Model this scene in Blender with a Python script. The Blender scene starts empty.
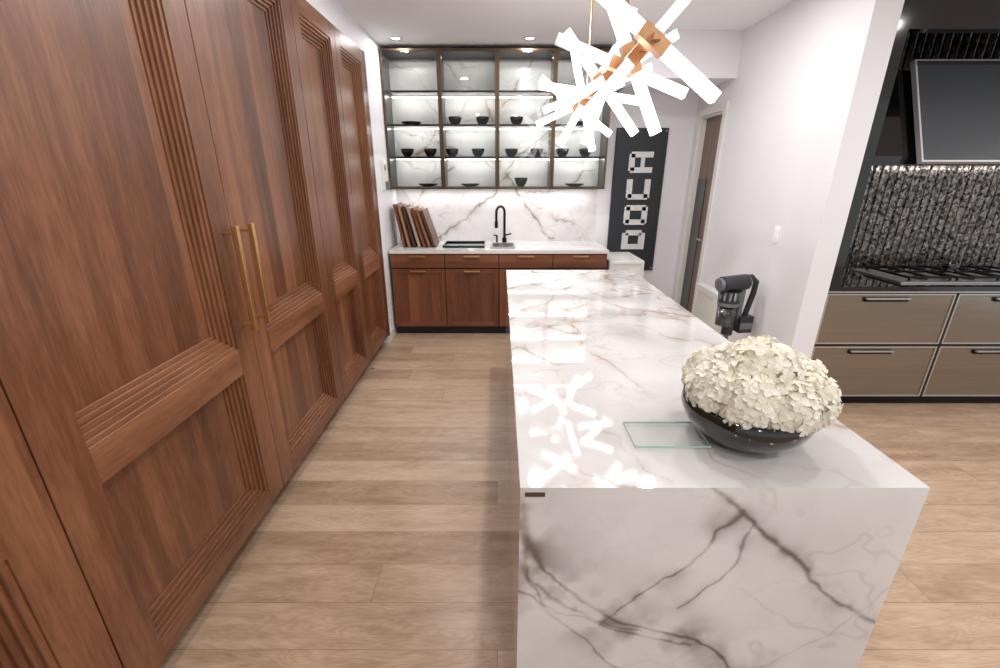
import bpy, math, random
import numpy as np
from mathutils import Vector, Matrix

random.seed(7)
scene = bpy.context.scene
try:
    scene.view_settings.view_transform = 'Standard'
except Exception:
    pass

# ------------------------------------------------------------------ helpers
class MB:
    def __init__(s):
        s.v=[]; s.f=[]; s.m=[]; s.sm=[]
    def add(s, vs, fs, mat=0, smooth=False):
        o=len(s.v)
        s.v.extend([tuple(p) for p in vs])
        for f in fs:
            s.f.append([o+i for i in f]); s.m.append(mat); s.sm.append(smooth)
    def box(s,x0,x1,y0,y1,z0,z1,mat=0):
        vs=[(x0,y0,z0),(x1,y0,z0),(x1,y1,z0),(x0,y1,z0),(x0,y0,z1),(x1,y0,z1),(x1,y1,z1),(x0,y1,z1)]
        fs=[(0,3,2,1),(4,5,6,7),(0,1,5,4),(1,2,6,5),(2,3,7,6),(3,0,4,7)]
        s.add(vs,fs,mat)
    def obox(s,c,ax,ay,az,hx,hy,hz,mat=0):
        c=Vector(c); ax=Vector(ax).normalized()*hx; ay=Vector(ay).normalized()*hy; az=Vector(az).normalized()*hz
        vs=[c+ax*i+ay*j+az*k for (i,j,k) in [(-1,-1,-1),(1,-1,-1),(1,1,-1),(-1,1,-1),(-1,-1,1),(1,-1,1),(1,1,1),(-1,1,1)]]
        fs=[(0,3,2,1),(4,5,6,7),(0,1,5,4),(1,2,6,5),(2,3,7,6),(3,0,4,7)]
        s.add(vs,fs,mat)
    def lathe(s,prof,c=(0,0,0),seg=32,mat=0,axis=(0,0,1)):
        q=Vector((0,0,1)).rotation_difference(Vector(axis).normalized())
        vs=[];fs=[];n=len(prof)
        for i in range(seg):
            a=2*math.pi*i/seg
            for r,h in prof:
                vs.append(Vector(c)+q@Vector((r*math.cos(a),r*math.sin(a),h)))
        for i in range(seg):
            j=(i+1)%seg
            for k in range(n-1):
                fs.append((i*n+k,j*n+k,j*n+k+1,i*n+k+1))
        s.add(vs,fs,mat,True)
    def cyl(s,p0,p1,r,seg=20,mat=0,r1=None):
        p0=Vector(p0);p1=Vector(p1);L=(p1-p0).length
        if r1 is None: r1=r
        s.lathe([(0.0001,0),(r,0),(r,0.0005),(r1,L-0.0005),(r1,L),(0.0001,L)],p0,seg,mat,(p1-p0))
    def tube(s,pts,r,seg=12,mat=0):
        pts=[Vector(p) for p in pts]
        vs=[];fs=[]
        n=len(pts); prev=None
        for i,p in enumerate(pts):
            d=(pts[min(i+1,n-1)]-pts[max(i-1,0)]).normalized()
            if prev is None:
                a=d.orthogonal().normalized()
            else:
                a=(prev-d*prev.dot(d)).normalized()
            prev=a; b=d.cross(a)
            for k in range(seg):
                t=2*math.pi*k/seg
                vs.append(p+a*r*math.cos(t)+b*r*math.sin(t))
        for i in range(n-1):
            for k in range(seg):
                k2=(k+1)%seg
                fs.append((i*seg+k,i*seg+k2,(i+1)*seg+k2,(i+1)*seg+k))
        fs.append(tuple(range(seg))[::-1]); fs.append(tuple((n-1)*seg+k for k in range(seg)))
        s.add(vs,fs,mat,True)
    def build(s,name,mats,parent=None,bevel=0.0,bseg=2):
        me=bpy.data.meshes.new(name)
        me.from_pydata(s.v,[],s.f); 
        for m in mats: me.materials.append(m)
        me.polygons.foreach_set('material_index',s.m)
        me.polygons.foreach_set('use_smooth',s.sm)
        me.update()
        o=bpy.data.objects.new(name,me); scene.collection.objects.link(o)
        if parent: o.parent=parent
        if bevel>0:
            b=o.modifiers.new('bevel','BEVEL'); b.width=bevel; b.segments=bseg; b.limit_method='ANGLE'; b.angle_limit=math.radians(50)
        return o

def empty(name,loc=(0,0,0)):
    e=bpy.data.objects.new(name,None); scene.collection.objects.link(e)
    e.empty_display_size=0.1
    return e

def srgb(r,g,b):
    f=lambda c:(c/255/12.92) if c/255<=0.04045 else ((c/255+0.055)/1.055)**2.4
    return (f(r),f(g),f(b),1)

def newmat(name):
    m=bpy.data.materials.new(name); m.use_nodes=True
    nt=m.node_tree; p=nt.nodes['Principled BSDF']
    return m,nt,p

def simple(name,col,rough=0.5,metal=0.0,noise=0.06,nscale=20,bump=0.0,emis=None,es=0,coat=0,stretch=None):
    m,nt,p=newmat(name)
    tc=nt.nodes.new('ShaderNodeTexCoord'); n=nt.nodes.new('ShaderNodeTexNoise')
    n.inputs['Scale'].default_value=nscale; n.inputs['Detail'].default_value=4
    if stretch:
        mp=nt.nodes.new('ShaderNodeMapping'); mp.inputs['Scale'].default_value=stretch
        nt.links.new(tc.outputs['Object'],mp.inputs[0]); nt.links.new(mp.outputs[0],n.inputs['Vector'])
    else:
        nt.links.new(tc.outputs['Object'],n.inputs['Vector'])
    r=nt.nodes.new('ShaderNodeValToRGB')
    c=col
    r.color_ramp.elements[0].position=0.3; r.color_ramp.elements[1].position=0.7
    r.color_ramp.elements[0].color=(c[0]*(1-noise),c[1]*(1-noise),c[2]*(1-noise),1)
    r.color_ramp.elements[1].color=(min(1,c[0]*(1+noise)),min(1,c[1]*(1+noise)),min(1,c[2]*(1+noise)),1)
    nt.links.new(n.outputs['Fac'],r.inputs['Fac']); nt.links.new(r.outputs['Color'],p.inputs['Base Color'])
    p.inputs['Roughness'].default_value=rough; p.inputs['Metallic'].default_value=metal
    if coat: p.inputs['Coat Weight'].default_value=coat
    if bump:
        b=nt.nodes.new('ShaderNodeBump'); b.inputs['Strength'].default_value=bump; b.inputs['Distance'].default_value=0.002
        nt.links.new(n.outputs['Fac'],b.inputs['Height']); nt.links.new(b.outputs['Normal'],p.inputs['Normal'])
    if emis:
        p.inputs['Emission Color'].default_value=emis; p.inputs['Emission Strength'].default_value=es
    return m

def math_node(nt,op,a,b=None):
    n=nt.nodes.new('ShaderNodeMath'); n.operation=op
    for i,x in enumerate((a,b)):
        if x is None: continue
        if isinstance(x,(int,float)): n.inputs[i].default_value=x
        else: nt.links.new(x,n.inputs[i])
    return n.outputs[0]

def wood(name,dark,mid,light,grain='Z',board='Y',bw=0.105,rough=0.34,scale=1.0):
    """veneer wood: grain along axis, boards laid side by side along 'board' axis"""
    m,nt,p=newmat(name)
    tc=nt.nodes.new('ShaderNodeTexCoord')
    sep=nt.nodes.new('ShaderNodeSeparateXYZ'); nt.links.new(tc.outputs['Object'],sep.inputs[0])
    bcoord=sep.outputs[board]
    fl=math_node(nt,'FLOOR',math_node(nt,'DIVIDE',bcoord,bw))
    wn=nt.nodes.new('ShaderNodeTexWhiteNoise'); wn.noise_dimensions='1D'
    nt.links.new(fl,wn.inputs['W'])
    comb=nt.nodes.new('ShaderNodeCombineXYZ')
    off=math_node(nt,'MULTIPLY',wn.outputs['Value'],17.0)
    for ax in 'XYZ':
        if ax==grain:
            nt.links.new(math_node(nt,'ADD',math_node(nt,'MULTIPLY',sep.outputs[ax],0.9*scale),off),comb.inputs[ax])
        else:
            nt.links.new(math_node(nt,'MULTIPLY',sep.outputs[ax],9.0*scale),comb.inputs[ax])
    n1=nt.nodes.new('ShaderNodeTexNoise'); n1.inputs['Scale'].default_value=1.1; n1.inputs['Detail'].default_value=6; n1.inputs['Roughness'].default_value=0.55; n1.inputs['Distortion'].default_value=0.7
    nt.links.new(comb.outputs[0],n1.inputs['Vector'])
    n2=nt.nodes.new('ShaderNodeTexNoise'); n2.inputs['Scale'].default_value=14; n2.inputs['Detail'].default_value=4
    nt.links.new(comb.outputs[0],n2.inputs['Vector'])
    v=math_node(nt,'ADD',math_node(nt,'MULTIPLY',n1.outputs['Fac'],0.64),math_node(nt,'MULTIPLY',n2.outputs['Fac'],0.36))
    v=math_node(nt,'ADD',v,math_node(nt,'MULTIPLY',math_node(nt,'SUBTRACT',wn.outputs['Value'],0.55),0.22))
    r=nt.nodes.new('ShaderNodeValToRGB')
    r.color_ramp.elements[0].position=0.24; r.color_ramp.elements[0].color=dark
    r.color_ramp.elements[1].position=0.74; r.color_ramp.elements[1].color=light
    e=r.color_ramp.elements.new(0.49); e.color=mid
    nt.links.new(v,r.inputs['Fac']); nt.links.new(r.outputs['Color'],p.inputs['Base Color'])
    p.inputs['Roughness'].default_value=rough
    b=nt.nodes.new('ShaderNodeBump'); b.inputs['Strength'].default_value=0.08; b.inputs['Distance'].default_value=0.001
    nt.links.new(n2.outputs['Fac'],b.inputs['Height']); nt.links.new(b.outputs['Normal'],p.inputs['Normal'])
    return m

def glassy(name,tint=(1,1,1,1),refl=0.12,rough=0.02,fm=0.5):
    m,nt,p=newmat(name); nt.nodes.remove(p)
    out=nt.nodes['Material Output']
    t=nt.nodes.new('ShaderNodeBsdfTransparent'); t.inputs[0].default_value=tint
    g=nt.nodes.new('ShaderNodeBsdfGlossy'); g.inputs['Roughness'].default_value=rough
    mx=nt.nodes.new('ShaderNodeMixShader')
    lw=nt.nodes.new('ShaderNodeLayerWeight'); lw.inputs['Blend'].default_value=0.3
    f=math_node(nt,'ADD',math_node(nt,'MULTIPLY',lw.outputs['Fresnel'],fm),refl)
    nt.links.new(f,mx.inputs[0]); nt.links.new(t.outputs[0],mx.inputs[1]); nt.links.new(g.outputs[0],mx.inputs[2])
    nt.links.new(mx.outputs[0],out.inputs['Surface'])
    return m

# ------------------------------------------------------------------ materials
W_D,W_M,W_L=srgb(70,40,26),srgb(114,71,47),srgb(150,101,72)
wood_v=wood('walnut_vertical',W_D,W_M,W_L,'Z','Y',bw=0.125)
wood_h=wood('walnut_horizontal',W_D,W_M,W_L,'Y','Z',bw=0.3)
wood_x=wood('walnut_base_cabinet',srgb(78,42,25),srgb(112,66,42),srgb(140,88,60),'X','Z',bw=0.4)
wood_bv=wood('walnut_base_vertical',srgb(78,42,25),srgb(112,66,42),srgb(140,88,60),'Z','X',bw=0.12)
white_wall=simple('wall_paint',srgb(235,234,238),0.6,noise=0.01,nscale=3)
ceil_mat=simple('ceiling_paint',srgb(246,246,248),0.7,noise=0.01,nscale=3)
white_lac=simple('white_lacquer',srgb(226,224,220),0.35,noise=0.01)
black_mat=simple('black_plinth',srgb(22,20,20),0.5,noise=0.1)
black_gloss=simple('black_gloss',srgb(12,12,13),0.08,noise=0.2,nscale=3,coat=0.5)
bronze=simple('dark_bronze',srgb(96,78,58),0.35,0.6,noise=0.08,nscale=8)
brass=simple('brushed_brass',srgb(214,172,116),0.3,0.9,noise=0.06,nscale=40)
rose=simple('rose_gold',srgb(198,154,116),0.35,0.9,noise=0.06,nscale=40)
steel=simple('satin_steel',srgb(205,203,200),0.28,0.85,noise=0.04,nscale=30)
black_metal=simple('black_metal',srgb(20,20,22),0.3,0.5,noise=0.1)
greige=simple('brushed_bronze_front',srgb(154,144,131),0.2,0.9,noise=0.10,nscale=3,stretch=(0.6,1,60))
screen=simple('tv_screen',srgb(66,69,74),0.35,noise=0.03,nscale=2)
bezel=simple('tv_silver_bezel',srgb(205,205,207),0.35,0.2,noise=0.02)
ceramic_black=simple('black_ceramic',srgb(18,18,20),0.1,noise=0.15,nscale=6,coat=0.6)
plast_dark=simple('dark_plastic',srgb(44,46,50),0.35,noise=0.1)
plast_grey=simple('grey_plastic',srgb(120,122,127),0.3,0.3,noise=0.06)
glass=glassy('cabinet_glass',(0.97,0.98,0.97,1),0.02,fm=0.3)
glass_plate=glassy('glass_plate',(0.985,0.995,0.99,1),0.03,fm=0.06)
glass_edge=simple('glass_edge',srgb(178,206,198),0.1,noise=0.02)
smoke=glassy('smoked_bin',(0.45,0.45,0.48,1),0.12)
def led_mat(name,col,st):
    m,nt,p=newmat(name)
    p.inputs['Base Color'].default_value=(0.9,0.9,0.9,1)
    p.inputs['Emission Color'].default_value=col; p.inputs['Emission Strength'].default_value=st
    return m
led=led_mat('led_strip',(1,0.98,0.95,1),8)

def acrylic(name,st,lo,hi=1.0,scale=75):
    m,nt,p=newmat(name)
    tc=nt.nodes.new('ShaderNodeTexCoord'); v=nt.nodes.new('ShaderNodeTexVoronoi'); v.inputs['Scale'].default_value=scale
    nt.links.new(tc.outputs['Object'],v.inputs['Vector'])
    r=nt.nodes.new('ShaderNodeValToRGB'); r.color_ramp.elements[0].position=0.25; r.color_ramp.elements[1].position=0.5
    r.color_ramp.elements[0].color=(hi,hi,hi,1); r.color_ramp.elements[1].color=(lo,lo,lo,1)
    nt.links.new(v.outputs['Distance'],r.inputs['Fac'])
    p.inputs['Base Color'].default_value=(0.55,0.55,0.58,1); p.inputs['Roughness'].default_value=0.15
    nt.links.new(math_node(nt,'MULTIPLY',r.outputs['Color'],st),p.inputs['Emission Strength'])
    p.inputs['Emission Color'].default_value=(1,0.98,0.98,1)
    return m
ac_bright=acrylic('lit_acrylic',6.0,0.6)
ac_edge=acrylic('acrylic_edge',5.0,0.6)
ac_dim=acrylic('bubble_acrylic',0.95,0.42)

# floor
def floor_material():
    m,nt,p=newmat('oak_plank_floor')
    tc=nt.nodes.new('ShaderNodeTexCoord')
    RH=0.19
    sep=nt.nodes.new('ShaderNodeSeparateXYZ'); nt.links.new(tc.outputs['Object'],sep.inputs[0])
    yr=math_node(nt,'DIVIDE',math_node(nt,'ADD',sep.outputs['Y'],0.013),RH)
    row=math_node(nt,'FLOOR',yr)
    wn=nt.nodes.new('ShaderNodeTexWhiteNoise'); wn.noise_dimensions='1D'; nt.links.new(row,wn.inputs['W'])
    # plank index along X with per-row random offset
    xr=math_node(nt,'ADD',math_node(nt,'DIVIDE',math_node(nt,'ADD',sep.outputs['X'],5.0),2.3),math_node(nt,'MULTIPLY',wn.outputs['Value'],7.0))
    col=math_node(nt,'FLOOR',xr)
    wn2=nt.nodes.new('ShaderNodeTexWhiteNoise'); wn2.noise_dimensions='2D'
    cc=nt.nodes.new('ShaderNodeCombineXYZ'); nt.links.new(row,cc.inputs['X']); nt.links.new(col,cc.inputs['Y']); nt.links.new(cc.outputs[0],wn2.inputs['Vector'])
    rnd=wn2.outputs['Value']
    off=math_node(nt,'MULTIPLY',rnd,31.0)
    # seams
    fy=math_node(nt,'FRACT',yr); ey=math_node(nt,'MINIMUM',fy,math_node(nt,'SUBTRACT',1.0,fy))
    fx=math_node(nt,'FRACT',xr); ex=math_node(nt,'MINIMUM',fx,math_node(nt,'SUBTRACT',1.0,fx))
    sy=math_node(nt,'LESS_THAN',ey,0.0011/RH*1.0); sx=math_node(nt,'LESS_THAN',ex,0.0011/2.3)
    seam=math_node(nt,'MAXIMUM',sy,sx)
    comb=nt.nodes.new('ShaderNodeCombineXYZ')
    nt.links.new(math_node(nt,'ADD',math_node(nt,'MULTIPLY',sep.outputs['X'],1.6),off),comb.inputs['X'])
    nt.links.new(math_node(nt,'MULTIPLY',sep.outputs['Y'],8.0),comb.inputs['Y'])
    nt.links.new(off,comb.inputs['Z'])
    n1=nt.nodes.new('ShaderNodeTexNoise'); n1.inputs['Scale'].default_value=1.3; n1.inputs['Detail'].default_value=4; n1.inputs['Roughness'].default_value=0.5; n1.inputs['Distortion'].default_value=0.6
    nt.links.new(comb.outputs[0],n1.inputs['Vector'])
    # growth-ring contours: sine of the smooth noise field gives crisp cathedral lines
    ring=math_node(nt,'SINE',math_node(nt,'MULTIPLY',n1.outputs['Fac'],85.0))
    ring=math_node(nt,'MULTIPLY',math_node(nt,'ADD',ring,1.0),0.5)
    comb2=nt.nodes.new('ShaderNodeCombineXYZ')
    nt.links.new(math_node(nt,'ADD',math_node(nt,'MULTIPLY',sep.outputs['X'],7.0),off),comb2.inputs['X']); nt.links.new(math_node(nt,'MULTIPLY',sep.outputs['Y'],170.0),comb2.inputs['Y'])
    n2=nt.nodes.new('ShaderNodeTexNoise'); n2.inputs['Scale'].default_value=2.0; n2.inputs['Detail'].default_value=4
    nt.links.new(comb2.outputs[0],n2.inputs['Vector'])
    n3=nt.nodes.new('ShaderNodeTexNoise'); n3.inputs['Scale'].default_value=2.2; n3.inputs['Detail'].default_value=3
    nt.links.new(comb.outputs[0],n3.inputs['Vector'])
    v=math_node(nt,'ADD',math_node(nt,'MULTIPLY',n3.outputs['Fac'],0.42),math_node(nt,'MULTIPLY',n2.outputs['Fac'],0.36))
    v=math_node(nt,'ADD',v,math_node(nt,'MULTIPLY',ring,0.07))
    v=math_node(nt,'ADD',v,math_node(nt,'MULTIPLY',math_node(nt,'SUBTRACT',rnd,0.15),0.17))
    r=nt.nodes.new('ShaderNodeValToRGB')
    r.color_ramp.elements[0].position=0.25; r.color_ramp.elements[0].color=srgb(140,112,90)
    r.color_ramp.elements[1].position=0.72; r.color_ramp.elements[1].color=srgb(208,183,160)
    e=r.color_ramp.elements.new(0.48); e.color=srgb(179,152,128)
    nt.links.new(v,r.inputs['Fac'])
    vo=nt.nodes.new('ShaderNodeTexVoronoi'); vo.inputs['Scale'].default_value=1.7
    mp2=nt.nodes.new('ShaderNodeMapping'); mp2.inputs['Scale'].default_value=(0.8,1.5,1); nt.links.new(tc.outputs['Object'],mp2.inputs[0])
    nt.links.new(mp2.outputs[0],vo.inputs['Vector'])
    kn=nt.nodes.new('ShaderNodeValToRGB'); kn.color_ramp.elements[0].position=0.016; kn.color_ramp.elements[0].color=(0.16,0.11,0.08,1)
    kn.color_ramp.elements[1].position=0.045; kn.color_ramp.elements[1].color=(1,1,1,1)
    nt.links.new(vo.outputs['Distance'],kn.inputs['Fac'])
    mx=nt.nodes.new('ShaderNodeMix'); mx.data_type='RGBA'; mx.blend_type='MULTIPLY'; mx.inputs[0].default_value=1
    nt.links.new(r.outputs['Color'],mx.inputs[6]); nt.links.new(kn.outputs['Color'],mx.inputs[7])
    mo=nt.nodes.new('ShaderNodeMix'); mo.data_type='RGBA'
    nt.links.new(math_node(nt,'MULTIPLY',seam,0.75),mo.inputs[0]); nt.links.new(mx.outputs[2],mo.inputs[6]); mo.inputs[7].default_value=srgb(96,74,60)
    nt.links.new(mo.outputs[2],p.inputs['Base Color'])
    p.inputs['Roughness'].default_value=0.3
    b=nt.nodes.new('ShaderNodeBump'); b.inputs['Strength'].default_value=0.08; b.inputs['Distance'].default_value=0.002
    nt.links.new(n2.outputs['Fac'],b.inputs['Height']); nt.links.new(b.outputs['Normal'],p.inputs['Normal'])
    return m
floor_mat=floor_material()

# ------------------------------------------------------------------ marble (vein attribute)
def marble_material(name,rough=0.06,lo=(222,219,218),hi=(238,236,235),vg=(104,97,95),vgold=(150,124,100),coat=0.0):
    m,nt,p=newmat(name)
    at=nt.nodes.new('ShaderNodeAttribute'); at.attribute_name='vein'
    ag=nt.nodes.new('ShaderNodeAttribute'); ag.attribute_name='gold'
    tc=nt.nodes.new('ShaderNodeTexCoord')
    n=nt.nodes.new('ShaderNodeTexNoise'); n.inputs['Scale'].default_value=3; n.inputs['Detail'].default_value=6; nt.links.new(tc.outputs['Object'],n.inputs['Vector'])
    base=nt.nodes.new('ShaderNodeValToRGB'); base.color_ramp.elements[0].position=0.3; base.color_ramp.elements[0].color=srgb(*lo)
    base.color_ramp.elements[1].position=0.65; base.color_ramp.elements[1].color=srgb(*hi)
    nt.links.new(n.outputs['Fac'],base.inputs['Fac'])
    vc=nt.nodes.new('ShaderNodeMix'); vc.data_type='RGBA'; nt.links.new(ag.outputs['Fac'],vc.inputs[0])
    vc.inputs[6].default_value=srgb(*vg); vc.inputs[7].default_value=srgb(*vgold)
    mx=nt.nodes.new('ShaderNodeMix'); mx.data_type='RGBA'
    nt.links.new(at.outputs['Fac'],mx.inputs[0]); nt.links.new(base.outputs['Color'],mx.inputs[6]); nt.links.new(vc.outputs[2],mx.inputs[7])
    nt.links.new(mx.outputs[2],p.inputs['Base Color']); p.inputs['Roughness'].default_value=rough
    if coat: p.inputs['Coat Weight'].default_value=coat; p.inputs['Coat Roughness'].default_value=0.02
    return m
marble=marble_material('polished_calacatta_marble',lo=(214,211,211),hi=(230,228,228),vg=(98,91,90))
marble_top_mat=marble_material('polished_calacatta_marble_top',0.05,(202,199,199),(218,216,216),(128,115,106),(166,136,108),coat=0.35)
marble_satin=marble_material('marble_backsplash',0.2,(210,208,208),(228,226,226))

def vnoise(U,V,freq,seed):
    rs=np.random.RandomState(seed); G=rs.rand(128,128)
    x=U*freq+40.3; y=V*freq+37.7
    xi=np.floor(x).astype(int); yi=np.floor(y).astype(int); fx=x-xi; fy=y-yi
    fx=fx*fx*(3-2*fx); fy=fy*fy*(3-2*fy)
    g=lambda a,b:G[a%128,b%128]
    return (g(xi,yi)*(1-fx)+g(xi+1,yi)*fx)*(1-fy)+(g(xi,yi+1)*(1-fx)+g(xi+1,yi+1)*fx)*fy
def fbm(U,V,freq,seed,oct=4):
    r=0;a=0.5;t=0
    for i in range(oct):
        r=r+a*vnoise(U,V,freq*2**i,seed+i*13); t+=a; a*=0.5
    return r/t
def marble_plane(name,o,u,v,w,h,res,veins,seed,mat,parent=None,thin=0.35,warp=0.06,gmul=1.0,halo=0.38):
    nx=max(2,int(w/res));ny=max(2,int(h/res))
    a=np.linspace(0,w,nx+1);b=np.linspace(0,h,ny+1)
    U,V=np.meshgrid(a,b)
    Uf=U.ravel();Vf=V.ravel()
    o=np.array(o,float);u=np.array(u,float);v=np.array(v,float)
    co=o[None,:]+Uf[:,None]*u[None,:]+Vf[:,None]*v[None,:]
    i=np.arange(nx);j=np.arange(ny);I,J=np.meshgrid(i,j);base=(J*(nx+1)+I).ravel()
    faces=np.stack([base,base+1,base+nx+2,base+nx+1],1)
    me=bpy.data.meshes.new(name)
    me.vertices.add(len(co)); me.vertices.foreach_set('co',co.ravel())
    me.loops.add(faces.size); me.loops.foreach_set('vertex_index',faces.ravel())
    me.polygons.add(len(faces)); me.polygons.foreach_set('loop_start',np.arange(0,faces.size,4)); me.polygons.foreach_set('loop_total',np.full(len(faces),4))
    me.update(calc_edges=True)
    wu=Uf+warp*(fbm(Uf,Vf,5,seed,5)-0.5)*2; wv=Vf+warp*(fbm(Uf,Vf,5,seed+99,5)-0.5)*2
    val=np.zeros_like(Uf)
    brk=fbm(Uf,Vf,9,seed+5,4)
    wn=fbm(Uf,Vf,4,seed+8,3)
    for (pts,wd,st) in veins:
        D=np.full_like(Uf,9.0)
        for (x0,y0),(x1,y1) in zip(pts[:-1],pts[1:]):
            dx=x1-x0;dy=y1-y0;L=dx*dx+dy*dy
            t=np.clip(((wu-x0)*dx+(wv-y0)*dy)/L,0,1)
            D=np.minimum(D,np.hypot(wu-x0-t*dx,wv-y0-t*dy))
        ww=wd*(0.35+1.5*np.clip((wn-0.3)*1.8,0,1))
        c=st*np.exp(-(D/ww)**2)*np.clip(0.5+1.1*(brk-0.35)*2,0.2,1)
        hal=st*halo*np.exp(-(D/(wd*5))**1.3)*np.clip((brk-0.38)*3.2,0,1)
        val=1-(1-val)*(1-np.clip(c,0,1))*(1-np.clip(hal,0,1))
    for k,(fr,wd,st) in enumerate([(1.7,0.010,thin),(3.1,0.012,thin*0.55),(5.5,0.016,thin*0.3)]):
        n=fbm(wu*1.0+wv*0.6,wv*1.0-wu*0.4,fr,seed+31*k+3,4)-0.5
        msk=np.clip((fbm(Uf,Vf,2.2,seed+7*k+50,2)-0.42)*4,0,1)
        val=1-(1-val)*(1-st*np.exp(-(n/wd)**2)*msk)
    gold=np.clip((fbm(Uf,Vf,2.5,seed+77,3)-0.35)*3,0,1)*gmul
    A=me.attributes.new('vein','FLOAT','POINT'); A.data.foreach_set('value',np.clip(val,0,1).astype(np.float32))
    B=me.attributes.new('gold','FLOAT','POINT'); B.data.foreach_set('value',np.clip(gold,0,1).astype(np.float32))
    me.materials.append(mat)
    ob=bpy.data.objects.new(name,me); scene.collection.objects.link(ob)
    if parent: ob.parent=parent
    return ob

# ------------------------------------------------------------------ room shell
CEIL=2.80; XL=-1.15; XR=2.08; YB=5.17; XP=2.24
b=MB(); b.box(-3,6.5,-3,7,-0.1,0); b.build('floor',[floor_mat])
b=MB(); b.box(-3,6.5,-3,7,CEIL,CEIL+0.1); b.build('ceiling',[ceil_mat])
b=MB(); b.box(-3,2.3,YB,YB+0.15,0,CEIL); b.build('wall_back',[white_wall])
b=MB(); b.box(-1.95,-1.80,-3,4.27,0,CEIL); b.box(-1.95,-1.152,4.27,YB,0,CEIL); b.box(-1.80,-1.152,-3,4.27,2.615,CEIL); b.box(-1.80,-1.152,-3,-1.11,0,2.615)
b.build('wall_left',[white_wall])
b=MB()
b.box(XR,XP,2.92,4.53,0,CEIL); b.box(XR,XP,4.53,5.03,2.2,CEIL); b.box(XR,XP,5.03,YB,0,CEIL)
b.build('wall_right',[white_wall])
b=MB(); b.box(XP,6.5,3.62,3.75,0,CEIL); b.build('wall_range',[white_wall])
b=MB(); b.box(1.22,XR,4.4,YB,2.44,CEIL); b.build('trim_1',[white_wall])
b=MB()
b.box(XR-0.02,XR+0.0,4.46,4.53,0,2.27); b.box(XR-0.02,XR,5.03,5.10,0,2.27); b.box(XR-0.02,XR,4.53,5.03,2.2,2.27)
b.box(XR,XP,4.53,4.55,0,2.2);b.box(XR,XP,5.01,5.03,0,2.2);b.box(XR,XP,4.55,5.01,2.18,2.2)
b.build('trim_2',[white_lac],bevel=0.003)
door_wood=wood('grey_brown_door',srgb(90,70,56),srgb(122,98,80),srgb(144,118,98),'Z','Y',bw=0.2)
b=MB(); b.box(2.13,2.17,4.552,5.008,0.005,2.178,0); b.box(2.124,2.13,4.80,5.0,0.15,1.60,1); b.cyl((2.09,4.62,1.0),(2.13,4.62,1.0),0.012,12,2); b.obox((2.09,4.67,1.0),(1,0,0),(0,1,0),(0,0,1),0.008,0.06,0.008,2)
b.build('door_1',[door_wood,black_gloss,steel])
b=MB(); b.box(XR-0.012,XR,2.93,4.46,0,0.1); b.build('baseboard_right',[white_lac],bevel=0.003)
b=MB(); b.box(-1.152,-1.14,4.27,4.5,0,0.1); b.build('baseboard_left',[white_lac],bevel=0.003)

# ------------------------------------------------------------------ tall cabinets (left)
tall=empty('tall_wood_cabinet')
XF=-1.13; XK=-1.20
b=MB(); b.box(-1.79,XK,-1.1,4.25,0.10,2.605,0); b.box(-1.79,XK-0.015,-1.1,4.25,0,0.10,1)
b.box(XK,XF,4.203,4.25,0.10,2.605,0)
b.build('carcass',[wood_v,black_mat],tall)
def panel_steps(mb,y0,y1,z0,z1,top=True):
    n=5; sw=0.0175; sd=0.0095
    for i in range(n):
        xf=XF-sd*(i+1)+0.004
        mb.box(XK,xf,y1-sw*(i+1),y1-sw*i,z0+sw*i,z1-(sw*i if top else 0),0)
        mb.box(XK,xf,y0,y1-sw*(i+1),z0+sw*i,z0+sw*(i+1),1)
        if top: mb.box(XK,xf,y0,y1-sw*(i+1),z1-sw*(i+1),z1-sw*i,1)
    mb.box(XK,XF-sd*n-0.002,y0,y1-sw*n,z0+sw*n,z1-(sw*n if top else 0),0)
seams=[-1.1,-0.1,0.90,1.89,2.84,3.52,4.2]
for k in range(len(seams)-1):
    y0=seams[k]+0.0025;y1=seams[k+1]-0.0025
    st=0.125 if y1-y0>0.8 else 0.095
    mb=MB(); xb=XK
    mb.box(xb,XF,y0,y0+st,0.115,2.60,0); mb.box(xb,XF,y1-st,y1,0.115,2.60,0)
    ya=y0+st;yb=y1-st
    mb.box(xb,XF,ya,yb,0.115,0.19,1); mb.box(xb,XF,ya,yb,0.82,0.94,1); mb.box(xb,XF,ya,yb,2.50,2.60,1)
    panel_steps(mb,ya,yb,0.19,0.82,False); panel_steps(mb,ya,yb,0.94,2.50,True)
    mb.build('door_panel_%d'%(k+1),[wood_v,wood_h],tall,bevel=0.0015,bseg=1)
def bar_handle(y,z0,z1,name):
    mb=MB()
    mb.box(-1.088,-1.068,y-0.011,y+0.011,z0,z1,0)
    for z in (z0+0.03,z1-0.03): mb.box(XF,-1.088,y-0.006,y+0.006,z-0.006,z+0.006,0)
    mb.build(name,[brass],tall,bevel=0.002)
bar_handle(1.832,1.0,1.45,'handle_1'); bar_handle(1.95,1.0,1.45,'handle_2')

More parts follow.
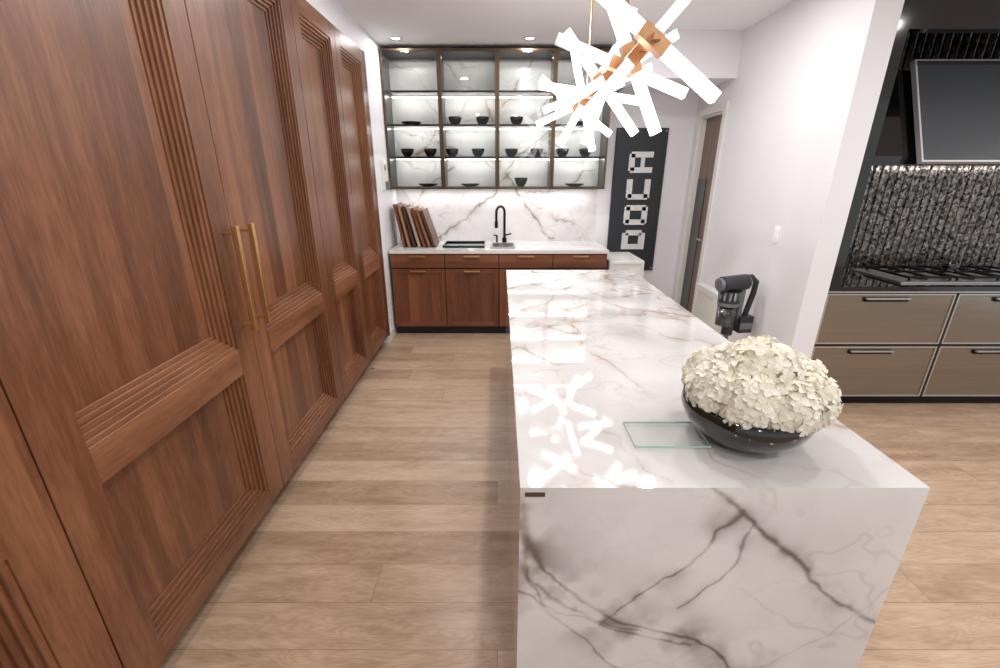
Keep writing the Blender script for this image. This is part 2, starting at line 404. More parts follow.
# ------------------------------------------------------------------ island
isl=empty('kitchen_island')
IX0,IX1,IY0,IY1,IZ=0.05,1.065,0.893,3.52,0.92
b=MB(); b.box(IX0+.001,IX1-.001,IY0+.001,IY1-.001,0,IZ-.001); b.build('core',[white_lac],isl)
front_veins=[([(0.0,.80),(.11,.62),(.229,.507),(.377,.43),(.53,.37),(.66,.27),(.76,.1),(.8,0)],.014,1.0),
 ([(0.0,.72),(.10,.56),(.229,.47),(.36,.40),(.5,.36)],.012,.8),
 ([(.42,.95),(.558,.84),(.714,.706),(.85,.58),(1.03,.47)],.006,.95),
 ([(.545,.86),(.502,.79),(.453,.69),(.337,.545),(.25,.46)],.0055,.85),
 ([(0,.9),(.03,.69),(.09,.507),(.21,.37),(.37,.15),(.4,0)],.009,.8),
 ([(.585,.82),(.57,.7),(.51,.6),(.45,.5)],.0035,.7),
 ([(.0,.60),(.12,.50),(.25,.47),(.36,.42)],.007,.9),
 ([(.75,.3),(.9,.42),(1.03,.62)],.004,.35),
 ([(.66,.27),(.85,.22),(1.03,.12)],.006,.6)]
marble_plane('waterfall_front',(IX0,IY0,0),(1,0,0),(0,0,1),IX1-IX0,IZ,0.003,front_veins,11,marble,isl,thin=0.3,warp=0.05,gmul=0.4,halo=0.62)
tv=[([(0,1.35),(.18,1.62),(.35,1.95),(.62,2.25),(1.03,2.55)],.006,.85),
 ([(0,1.0),(.2,1.2),(.33,1.55),(.6,1.75),(1.03,1.95)],.0045,.75),
 ([(0,1.95),(.25,2.15),(.45,2.4),(.8,2.6)],.008,.85),
 ([(.1,.6),(.24,.45),(.28,.2),(.4,0)],.003,.5),
 ([(.33,1.55),(.3,1.2),(.36,.8),(.5,.5)],.0045,.6),
 ([(.55,1.3),(.8,1.1),(1.03,.8)],.005,.7),
 ([(.7,.6),(.85,.35),(1.03,.2)],.005,.6),
 ([(.1,1.5),(.3,1.4),(.6,1.45),(.9,1.35)],.004,.7),
 ([(.0,2.3),(.3,2.0),(.5,1.7),(.7,1.55),(1.03,1.4)],.004,.7),
 ([(.5,2.63),(.6,2.3),(.85,2.1),(1.03,1.75)],.005,.7)]
marble_plane('marble_top',(IX0,IY0,IZ),(1,0,0),(0,1,0),IX1-IX0,IY1-IY0,0.0042,tv,23,marble_top_mat,isl,thin=0.95,warp=0.09,halo=0.7,gmul=1.3)
marble_plane('side_left',(IX0,IY1,0),(0,-1,0),(0,0,1),IY1-IY0,IZ,0.012,tv,5,marble,isl)
marble_plane('side_right',(IX1,IY0,0),(0,1,0),(0,0,1),IY1-IY0,IZ,0.012,tv,6,marble,isl)
marble_plane('waterfall_rear',(IX1,IY1,0),(-1,0,0),(0,0,1),IX1-IX0,IZ,0.012,front_veins,8,marble,isl)
b=MB(); b.box(IX0+0.012,IX0+0.062,IY0-0.003,IY0,0.895,0.906); b.build('maker_plate',[bronze],isl)

# ------------------------------------------------------------------ bowl + hydrangea
arr=empty('hydrangea_arrangement')
bc=(0.708,1.12,IZ)
b=MB()
k=0.91
prof=[(0.0001,0.0),(0.085,0.0),(0.095,0.004),(0.14*k,0.03),(0.178*k,0.065),(0.192*k,0.10),(0.188*k,0.125),(0.182*k,0.127),(0.182*k,0.10),(0.165*k,0.072),(0.13*k,0.042),(0.085,0.016),(0.0001,0.014)]
b.lathe(prof,bc,64,0); b.build('bowl',[ceramic_black],arr)
def petal_mat():
    m,nt,p=newmat('hydrangea_petal')
    g=nt.nodes.new('ShaderNodeNewGeometry')
    r=nt.nodes.new('ShaderNodeValToRGB'); r.color_ramp.elements[0].color=srgb(238,233,214); r.color_ramp.elements[1].color=srgb(253,251,244)
    nt.links.new(g.outputs['Random Per Island'],r.inputs['Fac'])
    nt.links.new(r.outputs['Color'],p.inputs['Base Color']); p.inputs['Roughness'].default_value=0.55
    out=nt.nodes['Material Output']; tr=nt.nodes.new('ShaderNodeBsdfTranslucent'); nt.links.new(r.outputs['Color'],tr.inputs[0])
    mx=nt.nodes.new('ShaderNodeMixShader'); mx.inputs[0].default_value=0.3
    nt.links.new(p.outputs[0],mx.inputs[1]); nt.links.new(tr.outputs[0],mx.inputs[2]); nt.links.new(mx.outputs[0],out.inputs['Surface'])
    return m
petal=petal_mat()
core=simple('hydrangea_core',srgb(196,194,158),0.8,noise=0.12,nscale=50)
mb=MB()
def floret(p,n,s):
    n=n.normalized(); a=n.orthogonal().normalized(); a=(Matrix.Rotation(random.uniform(0,6.28),3,n)@a); c=n.cross(a)
    for k in range(4):
        t=k*math.pi/2+random.uniform(-.12,.12)
        d=a*math.cos(t)+c*math.sin(t); e=n.cross(d)
        L=s*random.uniform(.9,1.1); Wd=L*0.5; cup=random.uniform(0.05,0.3)
        q=p+n*random.uniform(0,0.0015)
        pts=[q, q+d*L*.3+e*Wd*.6+n*L*.12, q+d*L*.65+e*Wd*1.0+n*L*(.12+cup), q+d*L*.95+e*Wd*.6+n*L*cup, q+d*L*1.08+n*L*(cup-.1), q+d*L*.95-e*Wd*.6+n*L*cup, q+d*L*.65-e*Wd*1.0+n*L*(.12+cup), q+d*L*.3-e*Wd*.6+n*L*.12, q+d*L*.6+n*L*.06]
        mb.add(pts,[(i,i+1,8) for i in range(7)]+[(7,0,8)],0,True)
heads=[(0,0,.032,.105)]
for i,(ax,rr,zz,R) in enumerate([(10,.108,.0,.080),(55,.105,.0,.080),(100,.10,.0,.080),(145,.108,.0,.080),(190,.118,-.006,.076),(235,.112,-.012,.080),(280,.108,-.016,.082),(325,.112,-.012,.080)]):
    t=math.radians(ax); heads.append((rr*math.cos(t),rr*math.sin(t)*.92,zz,R))
fc=Vector((0.724,1.12,1.091))
for (hx,hy,hz,R) in heads:
    c=fc+Vector((hx,hy,hz))
    vs=[];fs=[]
    for i in range(20):
        a=2*math.pi*i/20
        for j in range(11):
            t=-math.pi/2+math.pi*j/10; r=max(.001,math.cos(t))*R*.84
            vs.append((c.x+r*math.cos(a),c.y+r*math.sin(a),max(c.z+R*.78*math.sin(t),IZ+0.055 if (Vector((c.x+r*math.cos(a)-bc[0],c.y+r*math.sin(a)-bc[1])).length<0.14) else IZ+0.132)))
    for i in range(20):
        i2=(i+1)%20
        for j in range(10): fs.append((i*11+j,i2*11+j,i2*11+j+1,i*11+j+1))
    mb.add(vs,fs,1,True)
    N=140
    for i in range(N):
        g=i+0.5; zz=1-1.8*g/N; rr=math.sqrt(max(0,1-zz*zz)); th=g*2.399963+hx*50
        nn=Vector((rr*math.cos(th),rr*math.sin(th),zz))
        p=c+Vector((nn.x*R,nn.y*R,nn.z*R*.92))*random.uniform(.92,1.06)
        if any(((p-(fc+Vector(h[:3]))).length<h[3]*0.84) for h in heads if h!=(hx,hy,hz,R)): continue
        dxy=Vector((p.x-bc[0],p.y-bc[1])).length
        if p.z<IZ+0.09 or (p.z<IZ+0.135 and dxy<0.175): continue
        n=nn+Vector((random.uniform(-.4,.4),random.uniform(-.4,.4),random.uniform(-.15,.35)))
        floret(p,n,random.uniform(.018,.024))
mb.build('hydrangea_blooms',[petal,core],arr)

b=MB(); b.box(0.38,0.595,1.055,1.185,IZ+0.004,IZ+0.011)
b.m[2]=b.m[3]=b.m[4]=b.m[5]=1
for x in (0.39,0.58):
    for y in (1.07,1.17): b.box(x,x+0.006,y,y+0.006,IZ,IZ+0.004)
o=b.build('glass_plate',[glass_plate,glass_edge])

# ------------------------------------------------------------------ chandelier
ch=empty('chandelier')
CX,CZ=0.57,2.12
mb=MB(); mb.box(CX-0.014,CX+0.014,1.86,3.72,CZ-0.012,CZ+0.012,0)
mb.cyl((CX,2.35,CZ+0.012),(CX,2.35,CEIL-0.02),0.006,12,0); mb.cyl((CX,3.25,CZ+0.012),(CX,3.25,CEIL-0.02),0.006,12,0)
mb.cyl((CX,2.35,CEIL-0.02),(CX,2.35,CEIL),0.05,32,0); mb.cyl((CX,3.25,CEIL-0.02),(CX,3.25,CEIL),0.05,32,0)
angs=[-36,48,-64,-20,30,72,-50,20,-8,60,-75,24,-35]
for i,a in enumerate(angs):
    y=1.92+i*0.146; t=math.radians(a)
    mb.obox((CX,y,CZ),(math.cos(t),0,math.sin(t)),(0,1,0),(-math.sin(t),0,math.cos(t)),0.062,0.027,0.027,0)
mb.build('brass_frame',[rose],ch,bevel=0.002)
mb=MB()
for i,a in enumerate(angs):
    y=1.92+i*0.146; t=math.radians(a); d=Vector((math.cos(t),0,math.sin(t)))
    for s in (-1,1):
        mt=1 if (i in (1,5,9) and s==1) or (i in (3,7) and s==-1) else 0
        nf=len(mb.m)
        mb.obox(Vector((CX,y,CZ))+d*s*0.195,d,(0,1,0),(-math.sin(t),0,math.cos(t)),0.135,0.021,0.021,mt)
        if mt==0:
            for kk in (0,1,3,5): mb.m[nf+kk]=2
mb.build('acrylic_bars',[ac_bright,ac_dim,ac_edge],ch)

# ------------------------------------------------------------------ back base cabinets
base=empty('base_cabinet')
BX0,BX1,BY=-1.125,1.10,4.50
b=MB(); b.box(BX0,BX1,BY+0.02,YB-0.005,0.09,0.885,0); b.box(BX0,BX1,BY+0.06,YB-0.005,0,0.09,1); b.build('carcass',[black_mat,black_mat],base)
n=4; w=(BX1-BX0)/n
mb=MB(); hb=MB()
for i in range(n):
    x0=BX0+i*w+0.004; x1=BX0+(i+1)*w-0.004; xc=(x0+x1)/2
    mb.box(x0,x1,BY,BY+0.02,0.738,0.878,0)
    mb.box(x0,x1,BY+0.006,BY+0.02,0.10,0.724,1)
    fr=0.05
    mb.box(x0,x0+fr,BY,BY+0.006,0.10,0.724,1); mb.box(x1-fr,x1,BY,BY+0.006,0.10,0.724,1)
    mb.box(x0+fr,x1-fr,BY,BY+0.006,0.10,0.15,0); mb.box(x0+fr,x1-fr,BY,BY+0.006,0.672,0.724,0)
    for z in (0.862,0.708):
        hb.box(xc-0.08,xc+0.08,BY-0.03,BY-0.018,z-0.009,z+0.007,0); hb.box(xc-0.06,xc-0.05,BY-0.018,BY,z-0.005,z+0.003,0); hb.box(xc+0.05,xc+0.06,BY-0.018,BY,z-0.005,z+0.003,0)
mb.build('fronts',[wood_x,wood_bv],base,bevel=0.0015,bseg=1); hb.build('handles',[brass],base)
b=MB(); b.box(BX0,BX1+0.01,BY-0.015,YB-0.005,0.886,0.919); b.build('counter_slab',[white_lac],base,bevel=0.002)
marble_plane('counter_top',(BX0,BY-0.015,0.9195),(1,0,0),(0,1,0),BX1-BX0,YB-BY+0.01,0.01,[([(.2,0),(.5,.3),(.9,.6)],.008,.6)],40,marble,base)
bv=[([(1.2,0.75),(1.35,.5),(1.6,.25),(1.75,0)],.008,.95),([(.35,0),(.7,.2),(1.0,.45),(1.25,.75)],.008,.9),([(1.35,.5),(1.7,.55),(2.2,.75)],.007,.8),
 ([(0,.3),(.3,.5),(.6,.8)],.007,.8),([(.1,.9),(.6,1.2),(1.1,1.3),(1.5,1.8)],.009,.9),([(1.2,.8),(1.6,1.1),(2.2,1.2)],.009,.9),([(.5,1.9),(.9,1.5),(1.2,1.2)],.008,.8),
 ([(1.5,.45),(1.9,.2),(2.2,.1)],.006,.8),([(.0,.62),(.3,.3),(.45,0)],.005,.6),([(0,1.25),(.5,1.0),(.9,.9),(1.4,.95),(2.2,.85)],.006,.7),([(1.5,1.3),(1.8,1.6),(2.2,1.75)],.008,.8)]
marble_plane('wall_back_marble',(-1.15,YB-0.004,0.92),(1,0,0),(0,0,1),2.24,1.86,0.007,bv,61,marble_satin,thin=0.4,warp=0.1,halo=0.5)
b=MB(); sx0,sx1,sy0,sy1=-0.10,0.16,4.62,4.95; z=0.921
b.box(sx0,sx1,sy0,sy1,z,z+0.003,1)
b.box(sx0,sx1,sy0,sy0+.02,z+0.003,z+0.012,0); b.box(sx0,sx1,sy1-.02,sy1,z+0.003,z+0.012,0); b.box(sx0,sx0+.02,sy0+.02,sy1-.02,z+0.003,z+0.012,0); b.box(sx1-.02,sx1,sy0+.02,sy1-.02,z+0.003,z+0.012,0)
b.cyl((0.03,4.78,z+0.003),(0.03,4.78,z+0.006),0.03,20,0)
b.build('bar_sink',[steel,black_metal])
b=MB(); fx,fy=0.05,5.03
b.cyl((fx,fy,0.92),(fx,fy,0.975),0.026,24,0)
pts=[(fx,fy,0.97),(fx,fy,1.24)]
for i in range(0,13):
    t=math.pi*i/12; r=0.06
    pts.append((fx-r*0.75+r*0.75*math.cos(t),fy-r*.6+r*.6*math.cos(t),1.255+r*math.sin(t)))
pts.append((pts[-1][0],pts[-1][1],1.15))
b.tube(pts,0.014,14,0); b.cyl((pts[-1][0],pts[-1][1],1.09),(pts[-1][0],pts[-1][1],1.16),0.019,16,0)
b.tube([(fx,fy,1.0),(fx+0.04,fy,1.01),(fx+0.075,fy-0.01,1.02)],0.008,10,0)
b.tube([(fx-0.085,fy,0.92),(fx-0.085,fy,1.0)],0.011,10,0);b.tube([(fx-0.085,fy,1.0),(fx-0.12,fy-0.02,1.005)],0.008,10,0)
b.build('black_faucet',[black_metal])
b=MB(); b.box(-0.60,-0.16,4.64,4.98,0.921,0.929,0)
for a in ((-0.60,-0.59,4.64,4.98),(-0.17,-0.16,4.64,4.98),(-0.59,-0.17,4.64,4.65),(-0.59,-0.17,4.97,4.98)): b.box(*a,0.929,0.945,0)
b.build('black_serving_tray',[black_gloss],bevel=0.002)
cols=[srgb(110,70,48),srgb(168,122,90),srgb(74,50,40),srgb(186,164,142),srgb(128,76,50),srgb(150,100,70),srgb(96,62,46)]
smat=[wood('sample_wood_%d'%i,tuple([x*.75 for x in c[:3]]+[1]),c,tuple([min(1,x*1.2) for x in c[:3]]+[1]),'Z','X',bw=0.5) for i,c in enumerate(cols)]
for i in range(7):
    mb=MB(); tl=math.radians(10+i*1.3)
    ax=Vector((math.cos(tl),0,math.sin(tl)))
    az=Vector((-math.sin(tl),0,math.cos(tl)))
    H=0.44-0.008*i; x=-1.02+i*0.053
    c=Vector((x,4.84,0.9215))+az*(H/2)+ax*0.013
    mb.obox(c,ax,(0,1,0),az,0.013,0.17,H/2,0)
    mb.build('wood_sample_board' ,[smat[i]],bevel=0.001)

# ------------------------------------------------------------------ glass display cabinet
gc=empty('glass_display_cabinet')
GX0,GX1,GY,GZ0,GZ1=-1.145,1.09,4.82,1.50,2.765
mb=MB()
mb.box(GX0,GX1,GY+0.02,YB-0.008,GZ0,GZ0+0.022,0); mb.box(GX0,GX1,GY+0.02,YB-0.008,GZ1-0.022,GZ1,0)
for i in range(5):
    x=GX0+(GX1-GX0)*i/4; xa=max(GX0,x-0.009); xb=min(GX1,x+0.009)
    mb.box(xa,xb,GY+0.02,YB-0.008,GZ0+0.022,GZ1-0.022,0)
sh=[1.80,2.10,2.40]
for z in sh: mb.box(GX0+.009,GX1-.009,GY+0.04,YB-0.012,z,z+0.018,0)
mb.build('carcass',[black_metal],gc)
mb=MB(); gl=MB()
for i in range(4):
    x0=GX0+(GX1-GX0)*i/4+0.002; x1=GX0+(GX1-GX0)*(i+1)/4-0.002; f=0.02
    mb.box(x0,x0+f,GY,GY+0.02,GZ0,GZ1,0); mb.box(x1-f,x1,GY,GY+0.02,GZ0,GZ1,0)
    mb.box(x0+f,x1-f,GY,GY+0.02,GZ0,GZ0+f,0); mb.box(x0+f,x1-f,GY,GY+0.02,GZ1-f,GZ1,0)
    gl.box(x0+f,x1-f,GY+0.008,GY+0.012,GZ0+f,GZ1-f,0)
mb.build('door_frames',[bronze],gc,bevel=0.0015,bseg=1); gl.build('glass_panes',[glass],gc)
mb=MB()
for z in sh: mb.box(GX0+.02,GX1-.02,YB-0.035,YB-0.022,z-0.005,z-0.0005,0)
mb.build('led_strips',[led],gc)
def bowl_mesh(r,h,name,small=False):
    mb=MB(); prof=[(0.0001,0),(r*.45,0),(r*.5,h*.06),(r*.8,h*.4),(r*.97,h*.8),(r,h),(r*.95,h),(r*.9,h*.8),(r*.72,h*.42),(r*.4,h*.14),(0.0001,h*.12)]
    mb.lathe(prof,(0,0,0),32,0); return mb
def put(kind,x,z,y=4.99):
    r,h={'bowl':(0.07,0.078),'big':(0.072,0.09),'plate':(0.105,0.03)}[kind]
    nm={'bowl':'black_bowl','big':'black_serving_bowl','plate':'black_plate'}[kind]
    o=bowl_mesh(r,h,nm).build(nm,[ceramic_black]); o.location=(x,y,z+0.0005)
for x in (-0.46,-0.18,0.17): put('bowl',x,2.118)
for x in (-0.97,-0.73,-0.50,-0.23,0.12,0.385,0.655,0.895): put('bowl',x,1.818)
put('plate',-0.91,2.118); put('plate',0.80,2.118)
for x in (-0.77,-0.32,0.80): put('plate',x,1.522)
put('big',0.225,1.522)

# ------------------------------------------------------------------ sign board
sg=empty('black_sign_board')
b=MB(); b.box(1.245,1.80,YB-0.03,YB-0.002,0.58,2.11); b.build('board',[simple('sign_charcoal',srgb(38,42,48),0.5,noise=0.05)],sg,bevel=0.003)
lm=simple('sign_letter_white',srgb(220,220,218),0.5,noise=0.02)
mb=MB()
LW,LH=0.215,0.26; xc=1.53; s=0.27
def seg(z0,a0,a1,b0,b1):
    mb.box(xc+LH/2-b1*LH, xc+LH/2-b0*LH, YB-0.045,YB-0.031, z0+a0*LW, z0+a1*LW)
def zc(i): return [0.83,1.105,1.38,1.66][i]
z0=zc(0)
seg(z0,0,s,0,1); seg(z0,s,.85,0,s); seg(z0,s,.85,1-s,1); seg(z0,1-s,1,.16,.84)
z0=zc(1)
seg(z0,0,s,.08,.92); seg(z0,.08,.92,0,s*.9); seg(z0,.08,.92,1-s*.9,1); seg(z0,1-s,1,.08,.92)
z0=zc(2)
seg(z0,0,s,.08,.92); seg(z0,.08,1,0,s*.9); seg(z0,.08,1,1-s*.9,1)
z0=zc(3)
seg(z0,0,s,0,.92); seg(z0,1-s,1,0,.92); seg(z0,.1,.9,1-s*.9,1); seg(z0,s,1-s,.34,.5)
mb.build('letters',[lm],sg)
for (px,pz) in ((1.27,0.61),(1.775,0.61),(1.27,2.08),(1.775,2.08)):
    q=MB(); q.cyl((px,YB-0.036,pz),(px,YB-0.03,pz),0.008,12,0); q.build('standoff',[steel],sg)
b=MB(); b.box(1.135,1.50,4.55,YB-0.05,0.08,0.80,0); b.box(1.135,1.50,4.59,YB-0.05,0,0.08,0)
for z0,z1 in ((0.10,0.35),(0.36,0.61),(0.62,0.795)):
    b.box(1.14,1.495,4.538,4.55,z0,z1,0)
    b.box(1.14,1.17,4.53,4.538,z0,z1,0); b.box(1.465,1.495,4.53,4.538,z0,z1,0); b.box(1.17,1.465,4.53,4.538,z0,z0+.03,0); b.box(1.17,1.465,4.53,4.538,z1-.03,z1,0)
b.build('white_drawer_cabinet',[white_lac],bevel=0.002)
b=MB(); b.box(1.98,XR-0.013,3.88,4.34,0,0.62,0); b.box(1.972,1.98,3.88,3.93,0,.62,0); b.box(1.972,1.98,4.29,4.34,0,.62,0); b.box(1.972,1.98,3.93,4.29,0,.06,0); b.box(1.972,1.98,3.93,4.29,.56,.62,0)
b.build('low_white_cabinet',[white_lac],bevel=0.002)

# ------------------------------------------------------------------ stick vacuum
mb=MB(); vx,vy=0,0
mb.cyl((vx,vy,0.05),(vx,vy,0.47),0.017,16,1)
mb.box(vx-0.12,vx+0.12,vy-0.05,vy+0.05,0.0,0.055,0); mb.cyl((vx-0.115,vy-0.045,0.03),(vx+0.115,vy-0.045,0.03),0.029,20,1)
mb.cyl((vx,vy,0.045),(vx,vy,0.10),0.03,16,0)
mb.cyl((vx,vy,0.40),(vx,vy,0.50),0.036,20,0)
mb.cyl((vx-0.03,vy,0.48),(vx-0.03,vy,0.64),0.065,28,2)
mb.cyl((vx-0.03,vy,0.485),(vx-0.03,vy,0.635),0.045,24,0)
mb.cyl((vx-0.03,vy,0.635),(vx-0.03,vy,0.66),0.072,28,1)
mb.cyl((vx-0.03,vy,0.66),(vx-0.03,vy,0.75),0.07,28,0)
for i in range(12):
    a=2*math.pi*i/12; mb.cyl((vx-0.03+.055*math.cos(a),vy+.055*math.sin(a),0.66),(vx-0.03+.066*math.cos(a),vy+.066*math.sin(a),0.745),0.013,8,1)
mb.cyl((vx-0.11,vy-0.01,0.80),(vx+0.07,vy-0.01,0.815),0.058,24,0)
mb.cyl((vx-0.135,vy-0.01,0.798),(vx-0.11,vy-0.01,0.80),0.048,24,1)
mb.cyl((vx+0.07,vy-0.01,0.815),(vx+0.085,vy-0.01,0.816),0.045,24,1)
mb.tube([(vx+0.05,vy,0.845),(vx+0.11,vy,0.85),(vx+0.155,vy,0.81),(vx+0.15,vy,0.72),(vx+0.13,vy,0.62),(vx+0.115,vy,0.54)],0.02,12,0)
mb.box(vx+0.06,vx+0.16,vy-0.045,vy+0.045,0.42,0.55,0)
mb.box(vx+0.061,vx+0.159,vy-0.048,vy-0.045,0.45,0.50,1)
mb.box(vx+0.0,vx+0.12,vy-0.025,vy+0.025,0.50,0.53,0)
mb.box(vx+0.045,vx+0.075,vy-0.02,vy+0.02,0.53,0.77,1)
vo=mb.build('stick_vacuum',[plast_dark,plast_grey,smoke],bevel=0.002)
vo.location=(1.85,3.38,0); vo.rotation_euler=(0,0,math.radians(8)); vo.scale=(1.12,1.12,1.05)

# ------------------------------------------------------------------ switch, control panel
b=MB(); b.box(XR-0.006,XR,3.32,3.395,1.16,1.28,0); b.box(XR-0.012,XR-0.006,3.34,3.375,1.185,1.255,0); b.build('light_switch',[simple('switch_white',srgb(250,250,250),0.3,noise=0.01)],bevel=0.002)
b=MB(); b.box(-1.152,-1.125,4.55,4.66,1.50,1.78,0); b.box(-1.125,-1.095,4.57,4.63,1.50,1.58,1); b.cyl((-1.125,4.6,1.71),(-1.120,4.6,1.71),0.03,20,1)
b.build('wall_control_panel',[white_lac,plast_grey],bevel=0.003)

# ------------------------------------------------------------------ range alcove (right)
RY=2.94
rb=empty('range_drawer_unit')
X0=XP+0.005
b=MB(); b.box(X0,6.0,RY+0.02,3.60,0.08,0.885,0); b.box(X0,6.0,RY+0.05,3.60,0,0.08,0); b.build('carcass',[black_metal],rb)
mb=MB()
xs=[X0,3.15,4.04,4.93,5.82]
for i in range(4):
    x0=xs[i]+0.01;x1=xs[i+1]-0.01
    for z0,z1 in ((0.085,0.485),(0.505,0.875)):
        e=0.009
        mb.box(x0+e,x1-e,RY+0.004,RY+0.02,z0+e,z1-e,0)
        mb.box(x0,x0+e,RY-.004,RY+0.02,z0,z1,1); mb.box(x1-e,x1,RY-.004,RY+0.02,z0,z1,1); mb.box(x0+e,x1-e,RY-.004,RY+0.02,z0,z0+e,1); mb.box(x0+e,x1-e,RY-.004,RY+0.02,z1-e,z1,1)
        xm=(x0+x1)/2-0.03
        mb.box(xm-0.15,xm+0.15,RY-0.010,RY+0.004,z1-0.055,z1-0.025,2); mb.box(xm-0.15,xm+0.15,RY-0.026,RY-0.010,z1-0.036,z1-0.026,1)
mb.build('drawer_fronts',[greige,steel,black_metal],rb)
b=MB(); b.box(X0,6.0,RY-0.01,3.60,0.886,0.925,0); b.box(X0,6.0,RY-0.016,RY-0.01,0.886,0.894,1); b.build('countertop',[black_gloss,steel],rb)
def hammered():
    m,nt,p=newmat('hammered_metal_tile')
    tc=nt.nodes.new('ShaderNodeTexCoord'); v=nt.nodes.new('ShaderNodeTexVoronoi'); v.inputs['Scale'].default_value=60
    nt.links.new(tc.outputs['Object'],v.inputs['Vector'])
    r=nt.nodes.new('ShaderNodeValToRGB'); r.color_ramp.elements[0].position=0.2; r.color_ramp.elements[0].color=srgb(44,41,40); r.color_ramp.elements[1].position=0.95; r.color_ramp.elements[1].color=srgb(158,150,143)
    nt.links.new(v.outputs['Color'],r.inputs['Fac']); nt.links.new(r.outputs['Color'],p.inputs['Base Color'])
    p.inputs['Metallic'].default_value=0.95; p.inputs['Roughness'].default_value=0.2
    b=nt.nodes.new('ShaderNodeBump'); b.inputs['Strength'].default_value=0.7; b.inputs['Distance'].default_value=0.004
    nt.links.new(v.outputs['Color'],b.inputs['Height']); nt.links.new(b.outputs['Normal'],p.inputs['Normal'])
    return m
mb=MB(); x=2.30; P=0.062; seg_n=8
vs=[];fs=[]
while x<6.0:
    for j in range(seg_n):
        t=math.pi*j/seg_n
        vs.append((x+P/2-P/2*math.cos(t),3.60-0.022*math.sin(t),0.926)); vs.append((x+P/2-P/2*math.cos(t),3.60-0.022*math.sin(t),2.60))
    x+=P
for i in range(len(vs)//2-1): fs.append((2*i,2*i+2,2*i+3,2*i+1))
mb.add(vs,fs,0,True); mb.build('metal_backsplash',[hammered()])
b=MB(); b.box(XP+.002,2.31,2.925,3.575,0.926,CEIL-0.002,0); b.box(2.31,6.0,2.93,3.0,2.42,CEIL-0.002,0); b.box(2.31,6.0,3.0,3.575,2.62,2.66,0)
b.build('black_alcove_surround',[black_gloss])
mb=MB(); hx0,hx1=2.45,5.6
pr=[(3.12,1.70),(3.12,1.76),(3.36,2.30),(3.575,2.30),(3.575,1.70)]
vs=[(hx0,y,z) for y,z in pr]+[(hx1,y,z) for y,z in pr]
fs=[(4,3,2,1,0),(5,6,7,8,9)]+[(i,(i+1)%5,5+(i+1)%5,5+i) for i in range(5)]
mb.add(vs,fs,0); mb.build('range_hood',[black_gloss],bevel=0.003)
tvn=Vector((0,-0.914,0.406)); tvu=Vector((0,0.406,0.914)); 
c=Vector((3.31,3.12,1.69))+tvu*0.34+tvn*0.075
mb=MB(); mb.obox(c,(1,0,0),tvn,tvu,0.60,0.018,0.345,0); mb.obox(c+tvn*0.0185,(1,0,0),tvn,tvu,0.588,0.0015,0.333,1)
mb.obox(c-tvn*0.045,(1,0,0),tvn,tvu,0.15,0.028,0.12,2)
mb.build('wall_television',[bezel,screen,black_metal],bevel=0.001)
mb=MB(); mb.box(2.82,3.95,3.03,3.50,0.9255,0.935,2)
for k,cx in enumerate((3.05,3.39,3.73)):
    for cy in (3.15,3.38):
        mb.lathe([(0.0001,0.02),(0.03,0.02),(0.035,0.012),(0.045,0.008),(0.05,0)],(cx,cy,0.935),20,1)
    for yy in (3.07,3.265,3.46): mb.box(cx-0.15,cx+0.15,yy-0.006,yy+0.006,0.953,0.967,1)
    for xx in (cx-0.15,cx,cx+0.15): mb.box(xx-0.006,xx+0.006,3.076,3.454,0.953,0.967,1)
    for xx in (cx-0.15,cx+0.14):
        for yy in (3.07,3.45): mb.box(xx,xx+0.012,yy-0.005,yy+0.005,0.935,0.953,1)
mb.build('gas_cooktop',[black_gloss,black_metal,steel])
mb=MB(); mb.lathe([(0.0001,0),(0.04,0),(0.046,0.01),(0.046,0.05),(0.038,0.06),(0.014,0.068),(0.014,0.085),(0.0001,0.088)],(3.37,3.265,0.9675),24,0); mb.build('black_spice_jar',[ceramic_black])

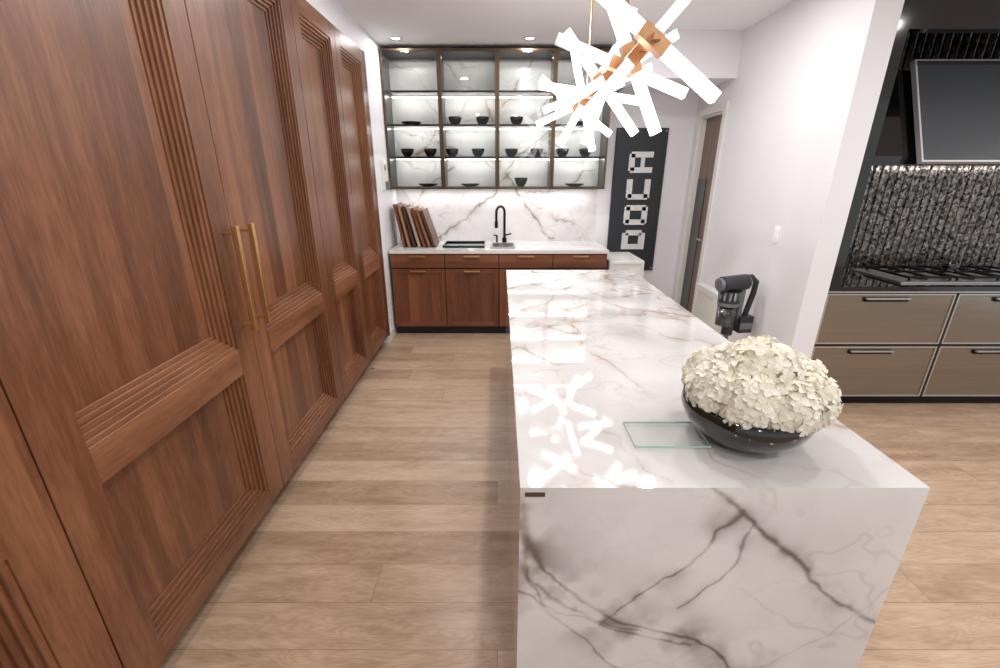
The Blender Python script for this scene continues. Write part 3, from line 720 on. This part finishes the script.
# ------------------------------------------------------------------ downlights & lights
def downlight(x,y,power,size=0.10):
    mb=MB(); mb.lathe([(0.035,-0.001),(0.06,-0.001),(0.062,-0.006),(0.058,-0.008),(0.038,-0.004)],(x,y,CEIL),24,0); mb.lathe([(0.0001,-0.002),(0.035,-0.002)],(x,y,CEIL),24,1)
    mb.build('recessed_downlight',[white_lac,led])
    L=bpy.data.lights.new('downlight','AREA'); L.shape='DISK'; L.size=size; L.energy=power; L.color=(1,0.985,0.97)
    o=bpy.data.objects.new('downlight_lamp',L); scene.collection.objects.link(o); o.location=(x,y,CEIL-0.012)
G=0.74
for (x,y,p) in [(-0.94,4.64,5),(0.27,4.64,9),(-0.45,3.3,9),(-0.45,1.5,9),(-0.45,-0.3,9),(0.33,3.3,20),(0.33,1.9,14),(0.33,-0.5,15),(1.3,3.2,15),(1.5,1.6,12),(1.6,-0.2,14),(3.2,1.6,28),(3.2,0.0,24),(0.6,-1.5,18),(4.8,1.6,24)]:  # rear pair in view; the others are unseen, added to light the room
    downlight(x,y,p*G)
def area(name,loc,rot,sx,sy,power,col=(1,0.98,0.96)):
    L=bpy.data.lights.new(name,'AREA'); L.shape='RECTANGLE'; L.size=sx; L.size_y=sy; L.energy=power; L.color=col
    o=bpy.data.objects.new(name,L); scene.collection.objects.link(o); o.location=loc; o.rotation_euler=rot
area('under_cabinet_led',(-0.03,5.03,1.495),(math.radians(0),0,0),2.1,0.02,6.5)
for z in sh: area('top_row_fill',(-0.03,5.08,z-0.008),(math.radians(-10),0,0),2.15,0.015,4.6)
area('top_row_fill',(-0.03,5.05,2.735),(0,0,0),2.15,0.015,2.4)
area('hood_lamp',(3.6,3.4,1.69),(math.radians(10),0,0),1.6,0.06,4)

w=bpy.data.worlds.new('world'); scene.world=w; w.use_nodes=True
w.node_tree.nodes['Background'].inputs[0].default_value=(0.95,0.97,1,1); w.node_tree.nodes['Background'].inputs[1].default_value=0.80

# ------------------------------------------------------------------ camera
cam=bpy.data.cameras.new('camera'); co=bpy.data.objects.new('camera',cam); scene.collection.objects.link(co)
cam.sensor_width=36; cam.lens=15.84; co.location=(0,0,1.65); co.rotation_euler=(math.radians(70),0,0)
scene.camera=co
